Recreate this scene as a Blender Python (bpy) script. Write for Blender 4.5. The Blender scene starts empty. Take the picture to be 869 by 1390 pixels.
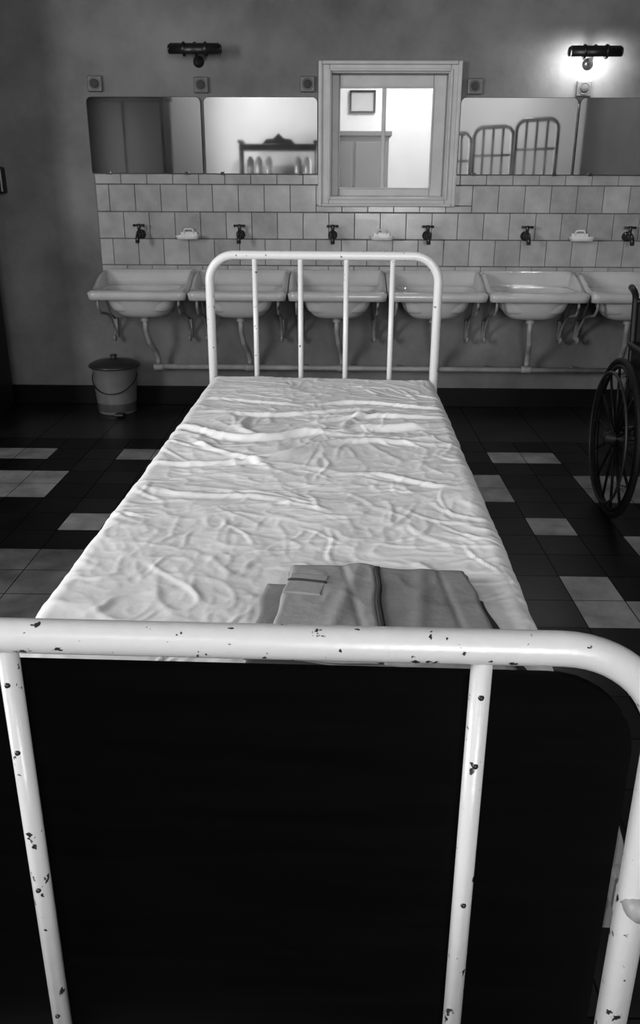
import bpy, bmesh, math, random
from mathutils import Vector, Matrix, noise
random.seed(7)
S=bpy.context.scene
C=S.collection
try:
    S.view_settings.view_transform='Standard'
    S.view_settings.look='None'
except Exception as e: print(e)

# ---------------------------------------------------------------- materials
def mat(name, v, rough=.5, metal=0., var=0., vscale=4., bump=0., bscale=40., v2=None, spec=.5, detail=5., stretch=(1,1,1), thresh=None, rvar=0.):
    m=bpy.data.materials.new(name); m.use_nodes=True
    nt=m.node_tree; n=nt.nodes; l=nt.links
    b=n['Principled BSDF']
    b.inputs['Base Color'].default_value=(v,v,v,1)
    b.inputs['Roughness'].default_value=rough
    b.inputs['Metallic'].default_value=metal
    b.inputs['Specular IOR Level'].default_value=spec
    tc=n.new('ShaderNodeTexCoord'); mp=n.new('ShaderNodeMapping'); mp.inputs['Scale'].default_value=stretch
    l.new(tc.outputs['Object'],mp.inputs['Vector'])
    if var>0 or v2 is not None:
        t=n.new('ShaderNodeTexNoise'); t.inputs['Scale'].default_value=vscale; t.inputs['Detail'].default_value=detail
        t.inputs['Roughness'].default_value=.6
        l.new(mp.outputs[0],t.inputs['Vector'])
        r=n.new('ShaderNodeValToRGB')
        if v2 is None:
            a=max(0,v*(1-var)); c=v*(1+var); lo,hi=.3,.7
        else:
            a,c=v2,v; lo,hi=thresh if thresh else (.35,.5)
        r.color_ramp.elements[0].position=lo; r.color_ramp.elements[0].color=(a,a,a,1)
        r.color_ramp.elements[1].position=hi; r.color_ramp.elements[1].color=(c,c,c,1)
        l.new(t.outputs['Fac'],r.inputs['Fac']); l.new(r.outputs['Color'],b.inputs['Base Color'])
    if bump>0:
        t2=n.new('ShaderNodeTexNoise'); t2.inputs['Scale'].default_value=bscale; t2.inputs['Detail'].default_value=6
        l.new(mp.outputs[0],t2.inputs['Vector'])
        bp=n.new('ShaderNodeBump'); bp.inputs['Strength'].default_value=bump; bp.inputs['Distance'].default_value=.01
        l.new(t2.outputs['Fac'],bp.inputs['Height']); l.new(bp.outputs[0],b.inputs['Normal'])
    return m
M={}
M['plaster']=mat('plaster',.15,.9,var=.42,vscale=1.5,bump=.4,bscale=18,spec=.12,detail=8)
M['plaster_r']=mat('plaster_rear_white',.6,.9,var=.05,vscale=2,spec=.1)
M['plaster_w']=mat('plaster_white',.75,.85,var=.05,bump=.1)
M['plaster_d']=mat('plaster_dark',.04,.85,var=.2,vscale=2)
M['ceil']=mat('ceiling_paint',.22,.9,var=.05)
M['base']=mat('baseboard_paint',.004,.5,var=.3,spec=.12)
M['tile_a']=mat('tile_glaze_a',.30,.2,var=.2,vscale=7,bump=.07,bscale=12)
M['tile_b']=mat('tile_glaze_b',.335,.2,var=.2,vscale=7,bump=.07,bscale=12)
M['tile_c']=mat('tile_glaze_c',.26,.24,var=.24,vscale=7,bump=.07,bscale=12)
M['grout']=mat('grout',.10,.9,var=.3,vscale=20)
M['f_dark']=mat('floor_tile_dark',.004,.36,var=.4,vscale=6,bump=.05,bscale=30,spec=.18)
M['f_dark2']=mat('floor_tile_darker',.008,.33,var=.4,vscale=6,bump=.05,bscale=30,spec=.2)
M['f_mid']=mat('floor_tile_mid',.085,.35,var=.5,vscale=6,spec=.2)
M['f_light']=mat('floor_tile_light',.22,.33,var=.45,vscale=7,bump=.04,bscale=30,spec=.25)
M['f_grout']=mat('floor_grout',.002,.8,var=.2,spec=.1)
M['f_border']=mat('floor_border',.013,.3,var=.4,vscale=3,spec=.3)
M['ceramic']=mat('sink_ceramic',.44,.12,var=.1,vscale=6)
M['enamel']=mat('bed_enamel',.62,.3,v2=.03,vscale=60,thresh=(.31,.33),detail=3,bump=.05,bscale=60)
M['enamel_foot']=mat('bed_enamel_chipped',.47,.3,v2=.015,vscale=64,thresh=(.345,.36),detail=3.5,bump=.08,bscale=60)
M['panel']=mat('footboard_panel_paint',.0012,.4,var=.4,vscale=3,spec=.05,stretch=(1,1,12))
M['sheet']=mat('cotton_sheet',.71,.9,var=.06,vscale=6,bump=.16,bscale=30,spec=.12)
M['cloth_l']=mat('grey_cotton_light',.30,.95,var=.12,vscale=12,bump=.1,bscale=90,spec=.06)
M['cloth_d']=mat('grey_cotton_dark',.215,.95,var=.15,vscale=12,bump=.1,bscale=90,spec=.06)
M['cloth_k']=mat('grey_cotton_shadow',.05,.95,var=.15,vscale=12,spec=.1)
M['iron']=mat('painted_iron',.20,.5,v2=.03,vscale=20,thresh=(.3,.42))
M['pipe']=mat('painted_pipe',.25,.5,var=.25,vscale=10)
M['black']=mat('black_metal',.012,.35,metal=.3,var=.3)
M['tap']=mat('dark_brass_tap',.03,.3,metal=.6,var=.3,vscale=20)
M['trim']=mat('window_paint',.43,.45,var=.1,vscale=8,bump=.05)
M['glassw']=mat('jar_glass',.20,.1,spec=.8,var=.1)
M['tube_off']=mat('unlit_tube',.03,.3,var=.2)
M['bin']=mat('bin_enamel',.14,.35,var=.15,vscale=9)
M['binlid']=mat('bin_lid_enamel',.025,.35,var=.2)
M['wood']=mat('dark_wood',.008,.4,var=.4,vscale=5,stretch=(1,1,.1),spec=.2)
M['cane']=mat('woven_cane',.010,.7,var=.5,vscale=60,spec=.2)
M['rubber']=mat('tyre_rubber',.005,.6,var=.2,spec=.2)
M['iron_d']=mat('wheelchair_metal',.02,.45,metal=.3,var=.3)
M['socket']=mat('socket_bakelite',.09,.4,var=.1)
M['railg']=mat('screen_tube_paint',.10,.4,var=.1)
M['paper']=mat('picture_paper',.45,.8,var=.1)
M['cupb']=mat('cupboard_grey',.16,.5,var=.1)
M['tile_soap']=mat('soap_dish_ceramic',.6,.2,var=.05)
m=bpy.data.materials.new('mirror_silver'); m.use_nodes=True
b=m.node_tree.nodes['Principled BSDF']; b.inputs['Metallic'].default_value=1; b.inputs['Roughness'].default_value=.03
b.inputs['Base Color'].default_value=(.82,.82,.82,1); M['mirror']=m
t=m.node_tree.nodes.new('ShaderNodeTexNoise'); t.inputs['Scale'].default_value=3
r=m.node_tree.nodes.new('ShaderNodeMapRange'); r.inputs['To Min'].default_value=.01; r.inputs['To Max'].default_value=.05
m.node_tree.links.new(t.outputs['Fac'],r.inputs['Value']); m.node_tree.links.new(r.outputs[0],b.inputs['Roughness'])
m=bpy.data.materials.new('window_glass'); m.use_nodes=True; nt=m.node_tree; nt.nodes.clear()
o=nt.nodes.new('ShaderNodeOutputMaterial'); mx=nt.nodes.new('ShaderNodeMixShader'); a=nt.nodes.new('ShaderNodeBsdfTransparent'); g=nt.nodes.new('ShaderNodeBsdfGlossy')
g.inputs['Roughness'].default_value=.1; mx.inputs[0].default_value=.004
nt.links.new(a.outputs[0],mx.inputs[1]); nt.links.new(g.outputs[0],mx.inputs[2]); nt.links.new(mx.outputs[0],o.inputs[0]); M['glass']=m
m=bpy.data.materials.new('lamp_tube_glow'); m.use_nodes=True; b=m.node_tree.nodes['Principled BSDF']
b.inputs['Emission Color'].default_value=(1,1,1,1); b.inputs['Emission Strength'].default_value=12; M['glow']=m

# ---------------------------------------------------------------- mesh builder
class MB:
    def __init__(s): s.v=[]; s.f=[]; s.mi=[]; s.sm=[]; s.mats=[]
    def k(s,m):
        if m not in s.mats: s.mats.append(m)
        return s.mats.index(m)
    def add(s,vs,fs,m,smooth=False):
        o=len(s.v); s.v+= [tuple(p) for p in vs]; i=s.k(m)
        for f in fs: s.f.append(tuple(o+q for q in f)); s.mi.append(i); s.sm.append(smooth)
    def box(s,lo,hi,m,bev=0.,seg=2,mtx=None):
        bm=bmesh.new(); bmesh.ops.create_cube(bm,size=1)
        c=[(lo[i]+hi[i])/2 for i in range(3)]; d=[abs(hi[i]-lo[i]) for i in range(3)]
        for v in bm.verts: v.co=Vector((c[0]+v.co.x*d[0],c[1]+v.co.y*d[1],c[2]+v.co.z*d[2]))
        if bev>0: bmesh.ops.bevel(bm,geom=bm.edges[:],offset=min(bev,min(d)*.49),segments=seg,affect='EDGES',profile=.5)
        if mtx is not None: bm.transform(mtx)
        bm.verts.index_update()
        s.add([v.co[:] for v in bm.verts],[[v.index for v in f.verts] for f in bm.faces],m,False); bm.free()
    def tube(s,pts,r,m,seg=12,closed=False,caps=True):
        P=[Vector(p) for p in pts]; n=len(P); rr=r if isinstance(r,(list,tuple)) else [r]*n
        T=[]
        for i in range(n):
            if closed: t=P[(i+1)%n]-P[i-1]
            else: t=P[min(i+1,n-1)]-P[max(i-1,0)]
            T.append(t.normalized())
        up=Vector((0,0,1)) if abs(T[0].z)<.9 else Vector((1,0,0))
        N=(up-T[0]*up.dot(T[0])).normalized(); vs=[]
        for i in range(n):
            N=(N-T[i]*N.dot(T[i])).normalized(); B=T[i].cross(N)
            for j in range(seg):
                a=2*math.pi*j/seg; vs.append(P[i]+(N*math.cos(a)+B*math.sin(a))*rr[i])
        fs=[]
        for i in range(n if closed else n-1):
            for j in range(seg):
                a=i*seg+j; b_=i*seg+(j+1)%seg; i2=(i+1)%n
                fs.append((a,b_,i2*seg+(j+1)%seg,i2*seg+j))
        s.add(vs,fs,m,True)
        if caps and not closed:
            o=len(s.v)-len(vs); i=s.k(m)
            s.f.append(tuple(o+j for j in range(seg))[::-1]); s.mi.append(i); s.sm.append(False)
            s.f.append(tuple(o+(n-1)*seg+j for j in range(seg))); s.mi.append(i); s.sm.append(False)
    def lathe(s,prof,m,origin=(0,0,0),axis='Z',seg=24):
        R={'Z':Matrix.Identity(3),'Y':Matrix.Rotation(math.radians(90),3,'X'),'X':Matrix.Rotation(math.radians(90),3,'Y')}[axis]
        O=Vector(origin); vs=[]
        for (r_,z) in prof:
            for j in range(seg):
                a=2*math.pi*j/seg; vs.append(O+R@Vector((r_*math.cos(a),r_*math.sin(a),z)))
        fs=[]
        for i in range(len(prof)-1):
            for j in range(seg): fs.append((i*seg+j,i*seg+(j+1)%seg,(i+1)*seg+(j+1)%seg,(i+1)*seg+j))
        s.add(vs,fs,m,True)
    def prism(s,outline,y0,y1,m,axis='Y',smooth=False):
        n=len(outline); vs=[(p[0],y0,p[1]) for p in outline]+[(p[0],y1,p[1]) for p in outline]
        s.add(vs,[tuple(range(n)),tuple(range(2*n-1,n-1,-1))]+[(i,i+n,(i+1)%n+n,(i+1)%n) for i in range(n)],m,smooth)
    def build(s,name,parent=None,loc=None,rz=None):
        me=bpy.data.meshes.new(name); me.from_pydata(s.v,[],s.f)
        for mm in s.mats: me.materials.append(M[mm])
        me.polygons.foreach_set('material_index',s.mi); me.polygons.foreach_set('use_smooth',s.sm); me.update()
        bm=bmesh.new(); bm.from_mesh(me); bmesh.ops.recalc_face_normals(bm,faces=bm.faces[:]); bm.to_mesh(me); bm.free()
        ob=bpy.data.objects.new(name,me); C.objects.link(ob)
        if parent: ob.parent=parent
        if loc: ob.location=loc
        if rz is not None: ob.rotation_euler=(0,0,rz)
        return ob
def empty(name,loc=(0,0,0),rz=0):
    e=bpy.data.objects.new(name,None); e.empty_display_size=.1; C.objects.link(e); e.location=loc; e.rotation_euler=(0,0,rz); return e
def inst(ob,parent):
    o=bpy.data.objects.new(ob.name.split('.')[0],ob.data); C.objects.link(o); o.parent=parent; o.location=ob.location; return o
def fillet(pts,r,n=8):
    P=[Vector(p) for p in pts]; out=[P[0]]
    for i in range(1,len(P)-1):
        a=(P[i-1]-P[i]); b=(P[i+1]-P[i]); la,lb=a.length,b.length; a.normalize(); b.normalize()
        ang=a.angle(b)
        if ang>3.10: out.append(P[i]); continue
        d=min(r/math.tan(ang/2),la*.49,lb*.49); rr=d*math.tan(ang/2)
        bis=(a+b).normalized(); c=P[i]+bis*(rr/math.sin(ang/2)); s0=(P[i]+a*d-c).normalized(); s1=(P[i]+b*d-c).normalized()
        om=s0.angle(s1)
        for k in range(n+1):
            t=k/n; out.append(c+(s0*math.sin((1-t)*om)+s1*math.sin(t*om))/math.sin(om)*rr)
    out.append(P[-1]); return out
def rrect(x0,z0,x1,z1,r,corners=(1,1,1,1),n=6):
    out=[]
    for (cx,cz,a0,on) in ((x0+r,z0+r,180,corners[0]),(x1-r,z0+r,270,corners[1]),(x1-r,z1-r,0,corners[2]),(x0+r,z1-r,90,corners[3])):
        if on:
            for k in range(n+1):
                a=math.radians(a0+90*k/n); out.append((cx+r*math.cos(a),cz+r*math.sin(a)))
        else:
            out.append((x0 if cx<(x0+x1)/2 else x1, z0 if cz<(z0+z1)/2 else z1))
    return out

D=5.03          # back wall plane
LX,RX,RY,CZ=-3.6,3.8,-3.0,3.2
# ---------------------------------------------------------------- room shell
wb=MB(); ox0,ox1,oz0,oz1=.045,.735,1.27,1.955
wb.box((LX-.15,D,0),(ox0,D+.15,CZ),'plaster'); wb.box((ox1,D,0),(RX+.15,D+.15,CZ),'plaster')
wb.box((ox0,D,0),(ox1,D+.15,oz0),'plaster'); wb.box((ox0,D,oz1),(ox1,D+.15,CZ),'plaster'); wb.build('wall_back')
def holed(name,fixed,axis,t,lo,hi,holes,m):
    w=MB(); cur=lo
    def bx(a,b_,z0,z1):
        if axis=='x': w.box((a,min(fixed,fixed+t),z0),(b_,max(fixed,fixed+t),z1),m)
        else: w.box((min(fixed,fixed+t),a,z0),(max(fixed,fixed+t),b_,z1),m)
    for (a,b_,z0,z1) in holes:
        bx(cur,a,0,CZ); bx(a,b_,0,z0); bx(a,b_,z1,CZ); cur=b_
    bx(cur,hi,0,CZ); return w.build(name)
rear=[(.15,1.65,.95,2.75)]
left=[(-.9,1.0,1.0,2.75)]
holed('wall_rear',RY,'x',-.15,LX-.15,RX+.15,rear,'plaster_r')
holed('wall_left',LX,'y',-.15,RY,D,left,'plaster')
holed('wall_right',RX,'y',.15,RY,D,[],'plaster_d')
w=MB(); w.box((LX-.15,RY-.15,CZ),(RX+.15,D+.15,CZ+.12),'ceil'); w.build('ceiling')
w=MB(); w.box((LX,D-.018,0),(RX,D,.122),'base',.004); w.build('baseboard_back')
w=MB(); w.box((LX,RY,0),(LX+.018,D-.02,.122),'base',.004); w.build('baseboard_left')
w=MB(); w.box((RX-.018,RY,0),(RX,D-.02,.122),'base',.004); w.build('baseboard_right')
w=MB(); w.box((LX+.02,RY,0),(RX-.02,RY+.018,.122),'base',.004); w.build('baseboard_rear')

# floor with individually laid tiles
fl=MB(); fl.box((LX-.15,RY-.15,-.1),(RX+.15,D+.15,-.002),'f_grout')
lights={(0,0),(0,1),(2,-1),(2,-2),(3,-1),(3,-2),(2,2),(2,3),(3,2),(3,3),(5,0),(6,2),(6,3),(7,2),(7,3),(8,0),(9,0),(9,1),
 (0,-15),(0,-14),(0,-11),(0,-10),(2,-14),(2,-13),(3,-14),(3,-13),(5,-11)}
mids={(k,j) for k in (7,8,9) for j in (-14,-13,-12,-11)}
rnd=random.Random(3)
for k in range(11,38,3):
    for j in range(-24,16,4):
        jj=j+rnd.choice((0,1,2)); c=rnd.random()
        if c<.4: lights|={(k,jj)}
        elif c<.7: lights|={(k,jj),(k,jj+1),(k+1,jj),(k+1,jj+1)}
for k in range(0,11):
    for j in (-24,-20,4,8,12):
        if rnd.random()<.35: lights.add((k,j+rnd.choice((1,2,3))))
X0,Y0,TX,TY=.905,4.057,.177,.1825
for k in range(-1,39):
    for j in range(-26,17):
        x0=max(X0+TX*j,LX); x1=min(X0+TX*(j+1),RX); y1=Y0-TY*k; y0=max(y1-TY,RY)
        if x1-x0<.01 or y1-y0<.01: continue
        mm='f_light' if (k,j) in lights else 'f_mid' if (k,j) in mids else ('f_dark2' if rnd.random()<.35 else 'f_dark')
        g=.0018; fl.add([(x0+g,y0+g,0),(x1-g,y0+g,0),(x1-g,y1-g,0),(x0+g,y1-g,0)],[(0,1,2,3)],mm)
for j in range(-10,11):
    x0=max(.905+TX*2*j,LX); x1=min(.905+TX*2*(j+1),RX)
    if x1-x0<.01: continue
    for (ya,yb) in ((4.24,4.63),(4.63,D)):
        fl.add([(x0+.002,ya+.002,0),(x1-.002,ya+.002,0),(x1-.002,yb,0),(x0+.002,yb,0)],[(0,1,2,3)],'f_border')
fl.build('floor')

# ---------------------------------------------------------------- wall tiles
wt=MB(); tw=.155; tx0,tx1=-1.348,2.14
wt.box((tx0-.004,D-.003,.79),(tx1,D,1.231),'grout')
wt.box((tx0-.004,D-.003,1.231),(-.012,D,1.406),'grout'); wt.box((.786,D-.003,1.231),(tx1,D,1.406),'grout')
rows=[(1.347,1.404,0),(1.192,1.345,.078),(1.037,1.19,0),(.882,1.035,.078),(.80,.88,0)]
wx0,wx1,wz=-.012,.786,1.231
def tile(x0,x1,z0,z1):
    if x1-x0<.012 or z1-z0<.012: return
    g=.0014; wt.box((x0+g,D-.0105-random.random()*.0012,z0+g),(x1-g,D-.002,z1-g),random.choice(('tile_a','tile_a','tile_b','tile_c')),.003,2)
for (z0,z1,off) in rows:
    x=tx0-(tw-off if off else 0)
    while x<tx1:
        a=max(x,tx0); b_=min(x+tw,tx1)
        if z1>wz and b_>wx0 and a<wx1:
            if z0<wz: tile(a,b_,z0,wz)
            if a<wx0: tile(a,wx0,max(z0,0) if z0>=wz else wz,z1)
            if b_>wx1: tile(wx1,b_,z0 if z0>=wz else wz,z1)
        else: tile(a,b_,z0,z1)
        x+=tw
wt.build('wall_tiles')

# ---------------------------------------------------------------- window between rooms
W=empty('window_1',(0,0,0))
f=MB()
def frame(mb,x0,z0,x1,z1,wl,wr,wbm,wt_,y0,y1,m,bev=.004):
    mb.box((x0,y0,z0),(x0+wl,y1,z1),m,bev); mb.box((x1-wr,y0,z0),(x1,y1,z1),m,bev)
    mb.box((x0+wl,y0,z0),(x1-wr,y1,z0+wbm),m,bev); mb.box((x0+wl,y0,z1-wt_),(x1-wr,y1,z1),m,bev)
frame(f,-.013,1.231,.787,1.997,.06,.055,.042,.045,D-.035,D,'trim',.006)
frame(f,-.018,1.226,.792,2.002,.022,.022,.018,.02,D-.05,D-.0,'trim',.006)
frame(f,.035,1.263,.744,1.963,.016,.016,.014,.014,D-.042,D+.0,'trim',.004)
f.build('casing',W)
f=MB(); frame(f,.0455,1.2705,.7345,1.9545,.012,.012,.012,.012,D-.02,D+.15,'trim',.002); f.build('jamb_lining',W)
f=MB(); frame(f,.058,1.283,.722,1.942,.045,.075,.045,.065,D+.045,D+.085,'trim',.006)
f.box((.352,D+.048,1.32),(.374,D+.082,1.88),'trim',.004)
frame(f,.10,1.325,.65,1.88,.008,.008,.008,.008,D+.04,D+.06,'trim',.002); f.build('sash',W)
f=MB(); f.box((.10,D+.064,1.326),(.352,D+.067,1.88),'glass'); f.box((.374,D+.064,1.326),(.65,D+.067,1.88),'glass'); f.build('pane',W)

# annex room beyond the window
a0,a1,ay=-1.2,2.2,6.8
w=MB(); w.box((a0,ay,0),(a1,ay+.1,2.9),'plaster_w'); w.build('wall_annex_back')
w=MB(); w.box((a0-.1,D+.15,0),(a0,ay+.1,2.9),'plaster_w'); w.build('wall_annex_left')
w=MB(); w.box((a1,D+.15,0),(a1+.1,ay+.1,2.9),'plaster_w'); w.build('wall_annex_right')
w=MB(); w.box((a0-.1,D+.15,2.9),(a1+.1,ay+.1,3.0),'plaster_w'); w.build('ceiling_annex')
w=MB(); w.box((a0-.1,D+.15,-.1),(a1+.1,ay+.1,0),'f_mid'); w.build('floor_annex')
e=empty('picture_frame',(.29,ay-.001,1.97))
w=MB(); frame(w,-.10,-.08,.10,.08,.013,.013,.013,.013,-.02,0,'black',.002); w.build('frame',e)
w=MB(); w.box((-.088,-.008,-.068),(.088,-.002,.068),'paper'); w.build('print',e)
e=empty('annex_cupboard',(.26,ay-.20,0))
w=MB(); w.box((-.30,-.18,.06),(.22,.19,1.70),'cupb',.006); w.box((-.32,-.2,1.70),(.24,.19,1.735),'cupb',.005)
w.box((-.28,-.195,.1),(-.05,-.18,1.66),'cupb',.004); w.box((-.03,-.195,.1),(.20,-.18,1.66),'cupb',.004); w.box((-.28,-.15,0),(.2,.17,.06),'black',.003)
w.build('carcass_and_doors',e)

# ---------------------------------------------------------------- mirrors
for (x0,x1) in ((-1.36,-.697),(-.682,-.022),(.797,1.468),(1.478,2.14)):
    e=empty('wall_mirror',((x0+x1)/2,D,1.612)); hw=(x1-x0)/2
    w=MB(); w.prism(rrect(-hw,-.207,hw,.207,.03,(0,0,1,1)),-.012,-.0005,'black'); w.build('backing',e)
    w=MB(); w.prism(rrect(-hw+.003,-.204,hw-.003,.204,.028,(0,0,1,1)),-.016,-.0125,'mirror'); w.build('silvered_glass',e)
    w=MB()
    for sx in (-hw*.7,hw*.7): w.box((sx-.012,-.022,-.212),(sx+.012,-.0,-.196),'black',.002); 
    w.build('clips',e)

# ---------------------------------------------------------------- wash basins
SW,SD=.572,.42
def sm(t): t=max(0,min(1,t)); return t*t*(3-2*t)
def basin():
    nu,nv=60,44; top=[];bot=[]
    for i in range(nv+1):
        d=SD*i/nv; fr=SD-d; r=.035
        hw=SW/2 if fr>=r else SW/2-r+math.sqrt(max(0,r*r-(r-fr)**2))
        for j in range(nu+1):
            u=-1+2*j/nu; u=math.copysign(abs(u)**.8,u); x=u*hw
            z=.77
            ed=min(hw-abs(x),fr+.0)
            z-= .012*(1-sm(ed/.022))
            back=sm((.06-d)/.035); cheek=sm((abs(x)-(SW/2-.042))/.018)*sm((.34-d)/.28)
            z+=.088*max(back,cheek*.92)
            e_=((abs(x)/.222)**4+(abs(d-.225)/.155)**3.6)
            z-=.13*sm((1.05-e_)/.8)
            top.append((x,-d,z))
            e2=((abs(x)/.225)**2.8+(abs(d-.22)/.18)**2.4)
            zb=.718-.115*sm((1-e2)/.9)
            inset=1-.02
            bot.append((x*inset,-d*inset-.002,zb))
    vs=top+bot; n=len(top); W1=nu+1; fs=[]
    for i in range(nv):
        for j in range(nu):
            a=i*W1+j; fs.append((a,a+1,a+W1+1,a+W1)); fs.append((n+a,n+a+W1,n+a+W1+1,n+a+1))
    ring=[j for j in range(W1)]+[i*W1+nu for i in range(1,nv+1)]+[nv*W1+j for j in range(nu-1,-1,-1)]+[i*W1 for i in range(nv-1,0,-1)]
    for q in range(len(ring)):
        a,b_=ring[q],ring[(q+1)%len(ring)]; fs.append((a,b_,n+b_,n+a))
    w=MB(); w.add(vs,fs,'ceramic',True); w.lathe([(.0,.645),(.022,.645),(.024,.640),(.024,.60)],'tap',(0,-.225,0)); return w
def S_curve(x):
    pts=[(x,-.36,.725),(x,-.375,.68),(x,-.33,.635),(x,-.24,.62),(x,-.16,.60),(x,-.10,.55),(x,-.05,.50),(x,-.03,.45),(x,-.05,.425),(x,-.075,.44),(x,-.065,.462)]
    return fillet(pts,.03,3)
bm_=basin(); first=None
for k in range(6):
    e=empty('wash_basin',(-1.0525+.577*k,D-.0125,0))
    if first is None:
        a=bm_.build('bowl',e)
        b1=MB()
        for x in (-.235,.235):
            b1.tube(S_curve(x),.0085,'iron',8); b1.box((x-.012,-.02,.44),(x+.012,.0115,.56),'iron',.003)
            b1.tube([(x,-.03,.56),(x,-.12,.60),(x,-.2,.70),(x,-.3,.728)],.006,'iron',8)
        bb=b1.build('brackets',e)
        p=MB(); pts=fillet([(0,-.225,.63),(0,-.225,.52),(.012,-.20,.44),(.03,-.12,.37),(.035,-.085,.32),(.035,-.085,.2885)],.05,6)
        p.tube(pts,.016,'pipe',12); p.lathe([(.026,0),(.026,.03),(.02,.035),(.02,0)],'pipe',(0,-.225,.575))
        pp=p.build('drain_pipe',e); first=(a,bb,pp)
    else:
        for o in first: inst(o,e)
w=MB(); y=D-.0975
w.tube([(-1.05,y,.268),(2.2,y,.260)],.0165,'pipe',12)
for x in (-1.017,-.44,.137,.714,1.29,1.868): w.lathe([(.0165,-.032),(.021,-.030),(.0215,-.01),(.0215,.01),(.021,.030),(.0165,.032)],'pipe',(x,y,.2645),'X')
for x in (-.7,-.1,.5,1.05,1.6): w.box((x-.012,y,.255),(x+.012,D-.002,.272),'iron',.003)
w.build('waste_pipe')

# ---------------------------------------------------------------- taps and soap dishes
def tapm():
    w=MB(); w.lathe([(0,0),(.028,0),(.028,.008),(.016,.012),(.014,.05)],'tap',(0,0,0),'Y')
    w.tube(fillet([(0,-.03,0),(0,-.10,.004),(0,-.118,-.045)],.03,6),.0125,'tap',12)
    w.lathe([(.017,-.017),(.021,0),(.017,.018),(.010,.022),(.010,.05)],'tap',(0,-.055,0))
    w.tube([(-.034,-.055,.052),(-.01,-.055,.054),(.01,-.055,.054),(.034,-.055,.052)],[.008,.006,.006,.008],'tap',8)
    w.lathe([(.010,.04),(.011,.056),(.006,.062),(0,.062)],'tap',(0,-.055,0)); return w
t0=None
for i,x in enumerate((-1.091,-.487,.071,.639,1.229,1.837)):
    if t0 is None: o=t0=tapm().build('wall_tap',None,(x,D-.0115,1.062))
    else: o=bpy.data.objects.new('wall_tap',t0.data); C.objects.link(o); o.location=(x,D-.0115,1.062)
def dish():
    w=MB(); n=28
    def se(c,p=.55): return math.copysign(abs(c)**p,c)
    prof=[(1.0,.012),(1.02,.006),(.9,-.010),(.0,-.012)]; inner=[(1.0,.012),(.93,.009),(.84,-.004),(0,-.005)]
    for pr in (prof,inner):
        vs=[(.070*r_*se(math.cos(2*math.pi*j/n)),-.052+.048*r_*se(math.sin(2*math.pi*j/n)),z) for (r_,z) in pr for j in range(n)]
        w.add(vs,[(i*n+j,i*n+(j+1)%n,(i+1)*n+(j+1)%n,(i+1)*n+j) for i in range(3) for j in range(n)],'tile_soap',True)
    w.box((-.05,-.014,-.016),(.05,0,.030),'tile_soap',.005)
    w.tube(fillet([(-.028,-.01,.02),(-.028,-.018,.046),(.028,-.018,.046),(.028,-.01,.02)],.012,4),.005,'tile_soap',8)
    return w
s0=None
for x in (-.80,.366,1.556):
    if s0 is None: s0=dish().build('soap_dish',None,(x,D-.0115,1.048))
    else: o=bpy.data.objects.new('soap_dish',s0.data); C.objects.link(o); o.location=(x,D-.0115,1.048)

# ---------------------------------------------------------------- wall lamps & sockets
def lamp(x,z,lit):
    e=empty('wall_lamp',(x,D,z))
    w=MB(); n=18; L=.135
    vs=[]
    for s_ in (-L,L):
        for rr in (.034,.031):
            for k in range(n+1):
                a=math.radians(225)*k/n; vs.append((s_,-.125+rr*math.cos(a),rr*math.sin(a)-.004))
    q=n+1; fs=[]
    for k in range(n):
        fs.append((k,k+1,2*q+k+1,2*q+k)); fs.append((q+k,3*q+k,3*q+k+1,q+k+1)); fs.append((k,q+k,q+k+1,k+1)); fs.append((2*q+k,2*q+k+1,3*q+k+1,3*q+k))
    w.add(vs,fs,'black',True)
    for s_ in (-L-.012,L): w.lathe([(0,0),(.02,0),(.024,.004),(.024,.010),(.02,.013),(0,.013)],'black',(s_,-.125,.0),'X')
    for s_ in (-.06,.06): w.lathe([(.036,-.006),(.038,0),(.036,.006)],'black',(s_,-.125,0),'X')
    w.build('hood',e)
    w=MB(); w.tube(fillet([(0,-.125,.03),(0,-.09,.0),(0,-.05,-.04),(0,-.012,-.045)],.03,6),.010,'black',10)
    w.lathe([(0,.022),(.016,.02),(.030,.006),(.032,0),(0,0)],'black',(0,0,-.045),'Y'); w.build('arm',e)
    w=MB(); w.tube([(-.11,-.122,.0),(.11,-.122,.0)],.011,'glow' if lit else 'tube_off',12); w.build('tube_bulb',e)
    if lit:
        for sx in (-.08,0,.08):
            l=bpy.data.lights.new('bulb_light','POINT'); l.energy=2.9; l.shadow_soft_size=.012
            o=bpy.data.objects.new('bulb_light',l); C.objects.link(o); o.parent=e; o.location=(sx,-.118,-.03)
lamp(-.70,2.045,False); lamp(1.50,2.035,True)
for (x,z) in ((-1.30,1.885),(-.69,1.88),(-.08,1.885),(.872,1.875),(1.49,1.865)):
    e=empty('wall_socket',(x,D,z)); w=MB(); w.box((-.042,-.022,-.042),(.042,0,.042),'socket',.006)
    w.lathe([(0,.030),(.018,.030),(.024,.026),(.024,.02)],'plaster_d',(0,0,0),'Y'); w.lathe([(.03,.02),(.032,.025),(.028,.026),(.027,.02)],'socket',(0,0,0),'Y'); w.build('plate',e)
e=empty('wall_telephone',(-1.97,D,1.365)); w=MB(); w.box((-.09,-.07,-.075),(.09,0,.075),'black',.012); w.box((-.06,-.085,-.05),(.06,-.07,.05),'binlid',.008)
w.tube([(-.085,-.09,.05),(-.06,-.105,.065),(.06,-.105,.065),(.085,-.09,.05)],[.02,.013,.013,.02],'black',10); w.build('case',e)

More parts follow.
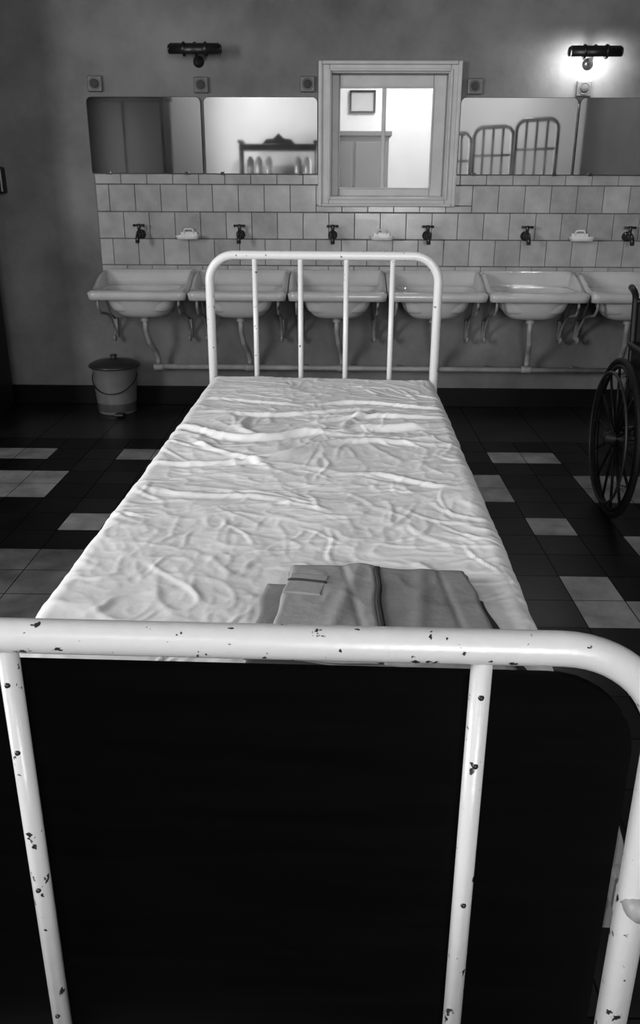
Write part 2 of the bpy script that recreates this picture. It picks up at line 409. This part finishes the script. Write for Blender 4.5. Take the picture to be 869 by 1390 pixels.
# ---------------------------------------------------------------- bin
e=empty('pedal_bin',(-1.275,4.84,0)); w=MB()
w.lathe([(0,.0),(.112,.0),(.116,.006),(.118,.02),(.128,.15),(.136,.285),(.140,.29),(.138,.296),(.130,.29),(.12,.02),(0,.015)],'bin',seg=36); w.build('body',e)
w=MB(); w.lathe([(.152,.288),(.156,.293),(.153,.302),(.12,.318),(.05,.332),(.022,.336),(.014,.342),(.024,.352),(.018,.360),(0,.362)],'binlid',seg=36); w.lathe([(.152,.288),(.13,.29),(0,.31)],'binlid',seg=36); w.build('lid',e)
w=MB(); w.box((.02,-.175,.01),(.075,-.11,.022),'binlid',.004)
w.tube([(.139*math.cos(a),.139*math.sin(a)-.0,.24-.10*math.sin(math.pi*(a-math.pi)/(math.pi))) for a in [math.pi+math.pi*i/16 for i in range(17)]],.0035,'black',6); w.build('pedal_and_handle',e)

# ---------------------------------------------------------------- the bed
BED=empty('hospital_bed',(.003,.619,0),math.radians(-1.21)); LEN=2.08; HW=.384
w=MB(); zt=.922; fc=.385
w.tube(fillet([(-fc,0,.03),(-fc,0,zt),(fc,0,zt),(fc,0,.03)],.10,14),.0158,'enamel_foot',20); w.build('foot_frame',BED)
w=MB()
for x in (-.2155,.2155): w.tube([(x,0,.37),(x,0,zt)],.0098,'enamel_foot',16)
w.tube([(-fc,0,.365),(fc,0,.365)],.012,'enamel_foot',14)
for x in (-.2155,.2155):
    for z in (.45,.63,.80,.875): w.lathe([(0,.012),(.002,.0115),(.003,.0095)],'black',(x,0,z),'Y',8)
for x in (-fc,fc):
    w.lathe([(0,.026),(.009,.025),(.013,.018),(.015,.0)],'iron',(x,0,.64),'Y',12)
    w.box((x-.012,-.002,.60),(x+.012,.045,.645),'enamel_foot',.006)
    w.lathe([(0,0),(.02,0),(.022,.02),(.016,.035),(.016,.05)],'rubber',(x,0,0))
w.build('foot_bars',BED)
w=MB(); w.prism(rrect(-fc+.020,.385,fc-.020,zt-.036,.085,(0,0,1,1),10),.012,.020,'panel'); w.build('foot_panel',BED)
w=MB(); zh=1.107; hx=.380
w.tube(fillet([(-hx,LEN,.03),(-hx,LEN,zh),(hx,LEN,zh),(hx,LEN,.03)],.085,12),.0148,'enamel',18); w.build('head_frame',BED)
w=MB()
for i in range(4): w.tube([(-hx+2*hx*(i+1)/5,LEN,.52),(-hx+2*hx*(i+1)/5,LEN,zh)],.0088,'enamel',12)
w.tube([(-hx,LEN,.52),(hx,LEN,.52)],.012,'enamel',12)
for x in (-hx,hx): w.lathe([(0,0),(.02,0),(.022,.02),(.016,.035),(.016,.05)],'rubber',(x,LEN,0))
w.build('head_bars',BED)
w=MB()
for x in (-.355,.355): w.box((x-.015,.02,.50),(x+.015,LEN-.015,.55),'enamel',.004)
for i in range(9): w.box((-.35,.15+i*.22,.545),(.35,.19+i*.22,.552),'iron',.001)
w.build('side_rails_and_slats',BED)
# mattress + wrinkled sheet
rf=random.Random(33); folds=[
 (-.36,1.42,.10,1.30,.010,.015),(.05,1.31,.34,1.46,.012,.014),(-.30,1.56,.20,1.60,.007,.013),(-.05,1.44,.36,1.55,.009,.013),
 (-.20,1.22,.30,1.26,.007,.014),(-.36,1.10,-.02,1.20,.006,.013),(.0,1.72,.34,1.66,.007,.012),(-.33,1.76,-.02,1.68,.005,.012),
 (.08,1.38,.16,1.62,.008,.013),(-.13,1.33,-.20,1.50,.007,.012),(-.25,1.30,-.12,1.10,.006,.012),(.05,1.08,.34,1.0,.005,.012),(-.3,.92,.0,.85,.004,.012)]
for i in range(230):
    x=rf.uniform(-.36,.36); y=rf.uniform(.15,1.98); a=rf.gauss(0,1.1); L=rf.uniform(.04,.17)
    folds.append((x-L/2*math.cos(a),y-L/2*math.sin(a),x+L/2*math.cos(a),y+L/2*math.sin(a),rf.uniform(.0008,.0024),rf.uniform(.0035,.007)))
def wr(x,y):
    wx=noise.noise(Vector((x*3.1,y*3.1,3.3)))*.10; wy=noise.noise(Vector((x*3.1,y*3.1,9.7)))*.10
    X,Y=x+wx,y+wy
    n1=1-abs(noise.noise(Vector((X*2.6,Y*4.5,0))))*2.4; n1=max(0,n1)**5
    n2=1-abs(noise.noise(Vector((X*8,Y*9,5))))*2.6; n2=max(0,n2)**4
    n4=1-abs(noise.noise(Vector((X*15+Y*6,Y*16-X*8,2))))*2.4; n4=max(0,n4)**3
    n7=1-abs(noise.noise(Vector((X*30-Y*9,Y*27+X*10,21))))*2.2; n7=max(0,n7)**3
    n5=noise.noise(Vector((X*9,Y*10,12)))
    env=.25+.8*math.exp(-((y-1.38)/.28)**2)
    z=.0050*n1*env+.0021*n2*(.6+.5*env)+.0015*n4+.0007*n7+.0028*n5+.008*noise.noise(Vector((x*2,y*2,1)))
    for (x0,y0,x1,y1,a,wd) in folds:
        dx,dy=x1-x0,y1-y0; L2=dx*dx+dy*dy; L=math.sqrt(L2)
        if abs(Y-(y0+y1)/2)>L*.65+.04: continue
        t=((X-x0)*dx+(Y-y0)*dy)/L2
        if -.15<t<1.15:
            s_=((X-x0)*dy-(Y-y0)*dx)/L; s_+=.06*L*math.sin(t*5+x0*9)
            e_=sm((t+.15)/.5)*sm((1.15-t)/.5)
            if abs(s_)<wd*4: z+=a*e_*(math.exp(-(s_/wd)**2*1.3)-.35*math.exp(-((s_-wd*1.6)/wd)**2))
    return z
def mp_(s_,a,r):
    q=abs(s_); sg=1 if s_>=0 else -1
    if q<a-r: return sg*q,0.
    t=(q-(a-r))/r
    if t<math.pi/2: return sg*(a-r+r*math.sin(t)),r*(1-math.cos(t))
    return sg*a, r+(t-math.pi/2)*r
a_x,a_y,rr_=.380,1.005,.035; down=.12
nx,ny=270,600; vs=[]
Ex=a_x-rr_+rr_*math.pi/2+down; Ey=a_y-rr_+rr_*math.pi/2+down
for i in range(ny+1):
    t=-Ey+2*Ey*i/ny; y_,dy_=mp_(t,a_y,rr_)
    for j in range(nx+1):
        s_=-Ex+2*Ex*j/nx; x_,dx_=mp_(s_,a_x,rr_)
        drop=max(dx_,dy_) if min(dx_,dy_)<.001 else min(dx_+dy_,max(dx_,dy_)+.01)
        drop=min(drop,.155)
        yy=y_+1.04; h=wr(x_,yy)
        if -.05<x_<.36 and .22<yy<.57: h*=.4
        side=sm(drop/.05)
        sx=(1 if x_>0 else -1)*(h*.6+.002)*side if dx_>.01 else 0
        vs.append((x_+sx,yy,.712-drop+h*(1-side)))
W1=nx+1; fs=[(i*W1+j,i*W1+j+1,(i+1)*W1+j+1,(i+1)*W1+j) for i in range(ny) for j in range(nx)]
w=MB(); w.add(vs,fs,'sheet',True); w.box((-.365,.055,.553),(.365,2.03,.60),'sheet',.01); w.build('mattress_with_sheet',BED)

# folded grey garment lying on the bed
G=empty('folded_pyjamas',BED.location,math.radians(-1.21))
def slab(name,q,zb,th,m,nx=60,ny=50,seed=0,amp=.003,edge=.010,creases=(),wob=.010):
    vs=[]
    P=[Vector((p[0],p[1],0)) for p in q]
    for layer in (1,0):
        for i in range(ny+1):
            for j in range(nx+1):
                u=j/nx; v=i/ny; p=P[0]*(1-u)*(1-v)+P[1]*u*(1-v)+P[2]*u*v+P[3]*(1-u)*v
                p=p+Vector((noise.noise(Vector((p.x*13,p.y*13,3)))*wob,noise.noise(Vector((p.x*13,p.y*13,7)))*wob,0))
                d=min(u,1-u)*(P[1]-P[0]).length; d=min(d,min(v,1-v)*(P[3]-P[0]).length)
                e_=math.sqrt(max(0,1-(1-min(1,d/edge))**2))
                h=zb+amp*.8*noise.noise(Vector((p.x*7,p.y*7,seed+2)))
                if layer:
                    h+=th*e_+amp*e_*(.6*noise.noise(Vector((p.x*14,p.y*10,seed)))+.35*max(0,1-3*abs(noise.noise(Vector((p.x*17,p.y*12,seed+9)))))**2)
                    for (cx,cy,dx,dy,am,wd) in creases:
                        s_=(p.x-cx)*dy-(p.y-cy)*dx; h+=am*math.exp(-(s_/wd)**2)*e_
                vs.append((p.x,p.y,h))
    N=(nx+1)*(ny+1); W1=nx+1; fs=[]
    for i in range(ny):
        for j in range(nx):
            a=i*W1+j; fs.append((a,a+1,a+W1+1,a+W1)); fs.append((N+a,N+a+W1,N+a+W1+1,N+a+1))
    ring=[j for j in range(W1)]+[i*W1+nx for i in range(1,ny+1)]+[ny*W1+j for j in range(nx-1,-1,-1)]+[i*W1 for i in range(ny-1,0,-1)]
    for k in range(len(ring)): a,b_=ring[k],ring[(k+1)%len(ring)]; fs.append((a,b_,N+b_,N+a))
    w=MB(); w.add(vs,fs,m,True); return w.build(name,G)
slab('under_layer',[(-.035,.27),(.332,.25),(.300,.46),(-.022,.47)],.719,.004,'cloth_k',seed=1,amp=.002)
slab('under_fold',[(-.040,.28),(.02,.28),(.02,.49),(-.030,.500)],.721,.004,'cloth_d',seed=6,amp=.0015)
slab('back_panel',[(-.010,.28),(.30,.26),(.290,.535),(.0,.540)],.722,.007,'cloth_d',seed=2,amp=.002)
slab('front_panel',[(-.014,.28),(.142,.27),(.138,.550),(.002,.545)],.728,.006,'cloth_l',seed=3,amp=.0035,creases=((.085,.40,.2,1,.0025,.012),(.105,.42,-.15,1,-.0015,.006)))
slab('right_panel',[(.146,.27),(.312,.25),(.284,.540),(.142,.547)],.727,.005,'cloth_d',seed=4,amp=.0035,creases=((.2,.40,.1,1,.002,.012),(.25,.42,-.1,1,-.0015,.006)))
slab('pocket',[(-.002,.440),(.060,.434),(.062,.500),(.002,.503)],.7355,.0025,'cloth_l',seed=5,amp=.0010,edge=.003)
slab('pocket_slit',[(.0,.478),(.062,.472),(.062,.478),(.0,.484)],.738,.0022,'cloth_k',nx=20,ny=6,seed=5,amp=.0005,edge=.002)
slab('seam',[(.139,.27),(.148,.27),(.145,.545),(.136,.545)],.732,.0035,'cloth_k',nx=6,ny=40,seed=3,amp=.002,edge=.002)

# ---------------------------------------------------------------- wheelchair
WC=empty('wheelchair',(1.56,3.20,0),math.radians(-4)); R_=.335
for sx in (-.29,.29):
    w=MB(); n=48
    w.tube([(sx,R_*.965*math.cos(2*math.pi*i/n),R_+R_*.965*math.sin(2*math.pi*i/n)) for i in range(n)],.0135,'rubber',8,closed=True)
    w.tube([(sx,R_*.90*math.cos(2*math.pi*i/n),R_+R_*.90*math.sin(2*math.pi*i/n)) for i in range(n)],.010,'wood',8,closed=True)
    so=sx+(.035 if sx>0 else -.035)
    w.tube([(so,R_*.82*math.cos(2*math.pi*i/n),R_+R_*.82*math.sin(2*math.pi*i/n)) for i in range(n)],.006,'iron_d',8,closed=True)
    for i in range(14):
        a=2*math.pi*i/14; w.tube([(sx,.02*math.cos(a),R_+.02*math.sin(a)),(sx,R_*.9*math.cos(a),R_+R_*.9*math.sin(a))],.006,'wood',6)
        if i%2==0: w.tube([(sx,R_*.86*math.cos(a),R_+R_*.86*math.sin(a)),(so,R_*.82*math.cos(a),R_+R_*.82*math.sin(a))],.003,'iron_d',6)
    w.lathe([(0,-.05),(.025,-.045),(.03,-.02),(.03,.02),(.025,.045),(0,.05)],'iron_d',(sx,0,R_),'X',16); w.build('wheel',WC)
w=MB(); w.tube([(-.29,0,R_),(.29,0,R_)],.012,'black',10)
w.box((-.205,-.28,.46),(.205,.22,.50),'wood',.01); w.box((-.19,-.26,.50),(.19,.20,.515),'cane',.006); w.build('seat',WC)
w=MB()
for sx in (-.205,.205):
    w.tube(fillet([(sx,.20,.15),(sx,.20,.55),(sx,.27,.90),(sx,.35,.92)],.05,6),.014,'wood',10)
    w.tube(fillet([(sx,.22,.68),(sx,-.26,.68),(sx,-.28,.48),(sx,-.30,.20)],.05,6),.014,'wood',10)
    w.box((sx-.03,-.27,.685),(sx+.03,.20,.71),'wood',.01)
    w.tube([(sx,.20,R_),(sx,0,R_),(sx,-.29,R_)],.011,'wood',8)
    w.box((sx-.006,-.24,.51),(sx+.006,.2,.67),'cane',.002)
    w.tube([(sx,0,R_),(sx,0,.47)],.012,'wood',8)
w.tube([(-.205,-.285,.44),(.205,-.285,.44)],.012,'wood',8); w.tube([(-.205,.26,.87),(.205,.26,.87)],.013,'wood',8); w.build('frame',WC)
w=MB(); sh=Matrix.Identity(4); sh[1][2]=.19; sh[1][3]=.19*-.55+.205
w.box((-.195,-.008,.54),(.195,.008,.86),'cane',.004,mtx=sh); w.build('caned_back',WC)
w=MB(); w.box((-.17,-.46,.13),(.17,-.30,.145),'wood',.005)
for sx in (-.15,.15): w.tube([(sx,-.29,.44),(sx,-.36,.14)],.009,'iron_d',8)
w.build('footrest',WC)
w=MB(); w.tube([(0,.42+.07*math.cos(2*math.pi*i/24),.082+.07*math.sin(2*math.pi*i/24)) for i in range(24)],.011,'rubber',8,closed=True)
for i in range(6):
    a=2*math.pi*i/6; w.tube([(0,.42,.082),(0,.42+.07*math.cos(a),.082+.07*math.sin(a))],.004,'iron_d',6)
w.tube(fillet([(-.205,.2,.2),(-.02,.36,.22),(-.02,.42,.082)],.03,4),.009,'iron_d',8); w.tube(fillet([(.205,.2,.2),(.02,.36,.22),(.02,.42,.082)],.03,4),.009,'iron_d',8); w.build('rear_caster',WC)

# ---------------------------------------------------------------- furniture behind camera (seen in mirrors), added shade blocker, windows, added fill lamps
e=empty('wardrobe',(-2.90,-2.42,0)); w=MB(); w.box((-.55,-.3,.06),(.55,.28,2.55),'wood',.01); w.box((-.58,-.32,2.55),(.58,.31,2.62),'wood',.01)
w.box((-.53,.28,.12),(-.01,.30,2.5),'wood',.008); w.box((.01,.28,.12),(.53,.30,2.5),'wood',.008); w.box((-.5,-.28,0),(.5,.26,.06),'black')
w.lathe([(0,.05),(.016,.045),(.008,.02),(.008,0)],'iron',(-.05,.30,1.2),'Y',10); w.build('body_and_doors',e)
e=empty('wardrobe',(-2.29,4.50,0)); w=MB(); w.box((-.40,-.26,.06),(.40,.26,2.45),'wood',.01); w.box((-.43,-.28,2.45),(.43,.27,2.52),'wood',.01)  # unseen cabinet-shaped blocker, added to shade the left of the back wall
w.box((-.38,-.28,.12),(-.01,-.26,2.4),'wood',.006); w.box((.01,-.28,.12),(.38,-.26,2.4),'wood',.006); w.box((-.38,-.24,0),(.38,.24,.06),'black'); w.build('body_and_doors',e)
e=empty('medicine_shelf',(-.75,-2.55,0)); w=MB()
for x in (-.55,.55):
    for y in (-.14,.14): w.tube([(x,y,0),(x,y,2.0)],.02,'black',8)
    w.box((x-.04,-.17,1.98),(x+.04,.17,2.02),'black',.01)
for z in (.4,.95,1.52): w.box((-.57,-.17,z),(.57,.17,z+.03),'black',.006)
w.box((-.57,-.17,1.88),(.57,.17,1.97),'black',.006); w.prism([(-.25,1.97),(-.18,2.04),(-.08,2.05),(0,2.12),(.08,2.05),(.18,2.04),(.25,1.97)],-.02,.02,'black')
w.build('frame',e)
w=MB()
for x in (-.42,-.3,-.15,.28,.42): w.lathe([(0,0),(.05,0),(.052,.01),(.052,.2),(.03,.23),(.03,.25),(0,.25)],'glassw',(x,0,1.551),'Z',16)
w.build('jars',e)
e=empty('privacy_screen',(2.0,-.9,0),math.radians(38)); w=MB()
for cx in (-.5,.08,.66):
    w.tube(fillet([(cx-.27,0,.05),(cx-.27,0,2.08+.1*cx),(cx+.27,0,2.08+.1*cx),(cx+.27,0,.05)],.12,8),.024,'railg',10)
    for i in range(3): w.tube([(cx-.135+.135*i,0,.9),(cx-.135+.135*i,0,2.08+.1*cx)],.016,'railg',8)
    w.tube([(cx-.27,0,.9),(cx+.27,0,.9)],.012,'railg',8); w.tube([(cx-.27,0,1.75+.1*cx),(cx+.27,0,1.75+.1*cx)],.014,'railg',8); w.box((cx-.25,-.004,.2),(cx+.25,.004,.88),'cloth_l')
w.build('frame_and_panels',e)
def ext_window(name,axis,fixed,a,b_,z0,z1):
    e=empty(name,(0,0,0)); w=MB(); t=.05
    for (p,q,r0,r1) in ((a,a+t,z0,z1),(b_-t,b_,z0,z1),((a+b_)/2-.02,(a+b_)/2+.02,z0,z1),(a,b_,z0,z0+t),(a,b_,z1-t,z1),(a,b_,z0+(z1-z0)*.66-.018,z0+(z1-z0)*.66+.018)):
        if axis=='x': w.box((p,fixed-.1,r0),(q,fixed-.05,r1),'trim',.003)
        else: w.box((fixed-.1,p,r0),(fixed-.05,q,r1),'trim',.003)
    w.build('sash',e)
ext_window('window_2','x',RY,*rear[0]); ext_window('window_3','y',LX,*left[0])
for (x,y,P_) in ((-1.0,-1.9,46),(2.6,-1.9,34)):  # added lamps, out of view, to brighten the rear wall the mirrors reflect
    e=empty('added_fill_lamp',(x,y,0)); w=MB()
    w.tube([(0,0,CZ-.001),(0,0,2.93)],.006,'black',8); w.lathe([(.02,2.95),(.03,2.93),(.05,2.90),(.17,2.80),(.168,2.797),(.048,2.895),(.0,2.90)],'black'); w.lathe([(0,3.195),(.04,3.19),(.045,3.17),(.0,3.16)],'black')
    w.build('shade_and_cord',e); w=MB(); w.lathe([(0,2.79),(.03,2.80),(.035,2.83),(.02,2.87),(.015,2.9)],'glow'); w.build('bulb',e)
    l=bpy.data.lights.new('added_fill_light','POINT'); l.energy=P_; l.shadow_soft_size=.04; o=bpy.data.objects.new('added_fill_light',l); C.objects.link(o); o.parent=e; o.location=(0,0,2.74)

# ---------------------------------------------------------------- lights
def area(name,loc,rot,sx,sy,p):
    l=bpy.data.lights.new(name,'AREA'); l.shape='RECTANGLE'; l.size=sx; l.size_y=sy; l.energy=p
    o=bpy.data.objects.new(name,l); C.objects.link(o); o.location=loc; o.rotation_euler=rot
area('daylight_rear',(.9,RY-.22,1.85),(math.radians(90),0,0),1.5,1.8,165)
area('daylight_left',(LX-.22,.05,1.88),(0,math.radians(-90),0),1.75,1.9,285)
l=bpy.data.lights.new('annex_bulb','POINT'); l.energy=48; l.shadow_soft_size=.15; o=bpy.data.objects.new('annex_bulb',l); C.objects.link(o); o.location=(.9,6.0,2.5)
wd=bpy.data.worlds.new('sky'); S.world=wd; wd.use_nodes=True; wd.node_tree.nodes['Background'].inputs[0].default_value=(1,1,1,1); wd.node_tree.nodes['Background'].inputs[1].default_value=1.0

# ---------------------------------------------------------------- camera
cd=bpy.data.cameras.new('camera'); cam=bpy.data.objects.new('camera',cd); C.objects.link(cam); S.camera=cam
cd.sensor_fit='VERTICAL'; cd.sensor_height=36; cd.lens=1077/1390*36; cd.shift_y=-45/1390; cd.clip_start=.02
cam.matrix_world=Matrix.Translation((.083,0,1.3))@Matrix.Rotation(math.radians(.95),4,'Z')@Matrix.Rotation(math.radians(70.2),4,'X')@Matrix.Rotation(math.radians(.24),4,'Z')
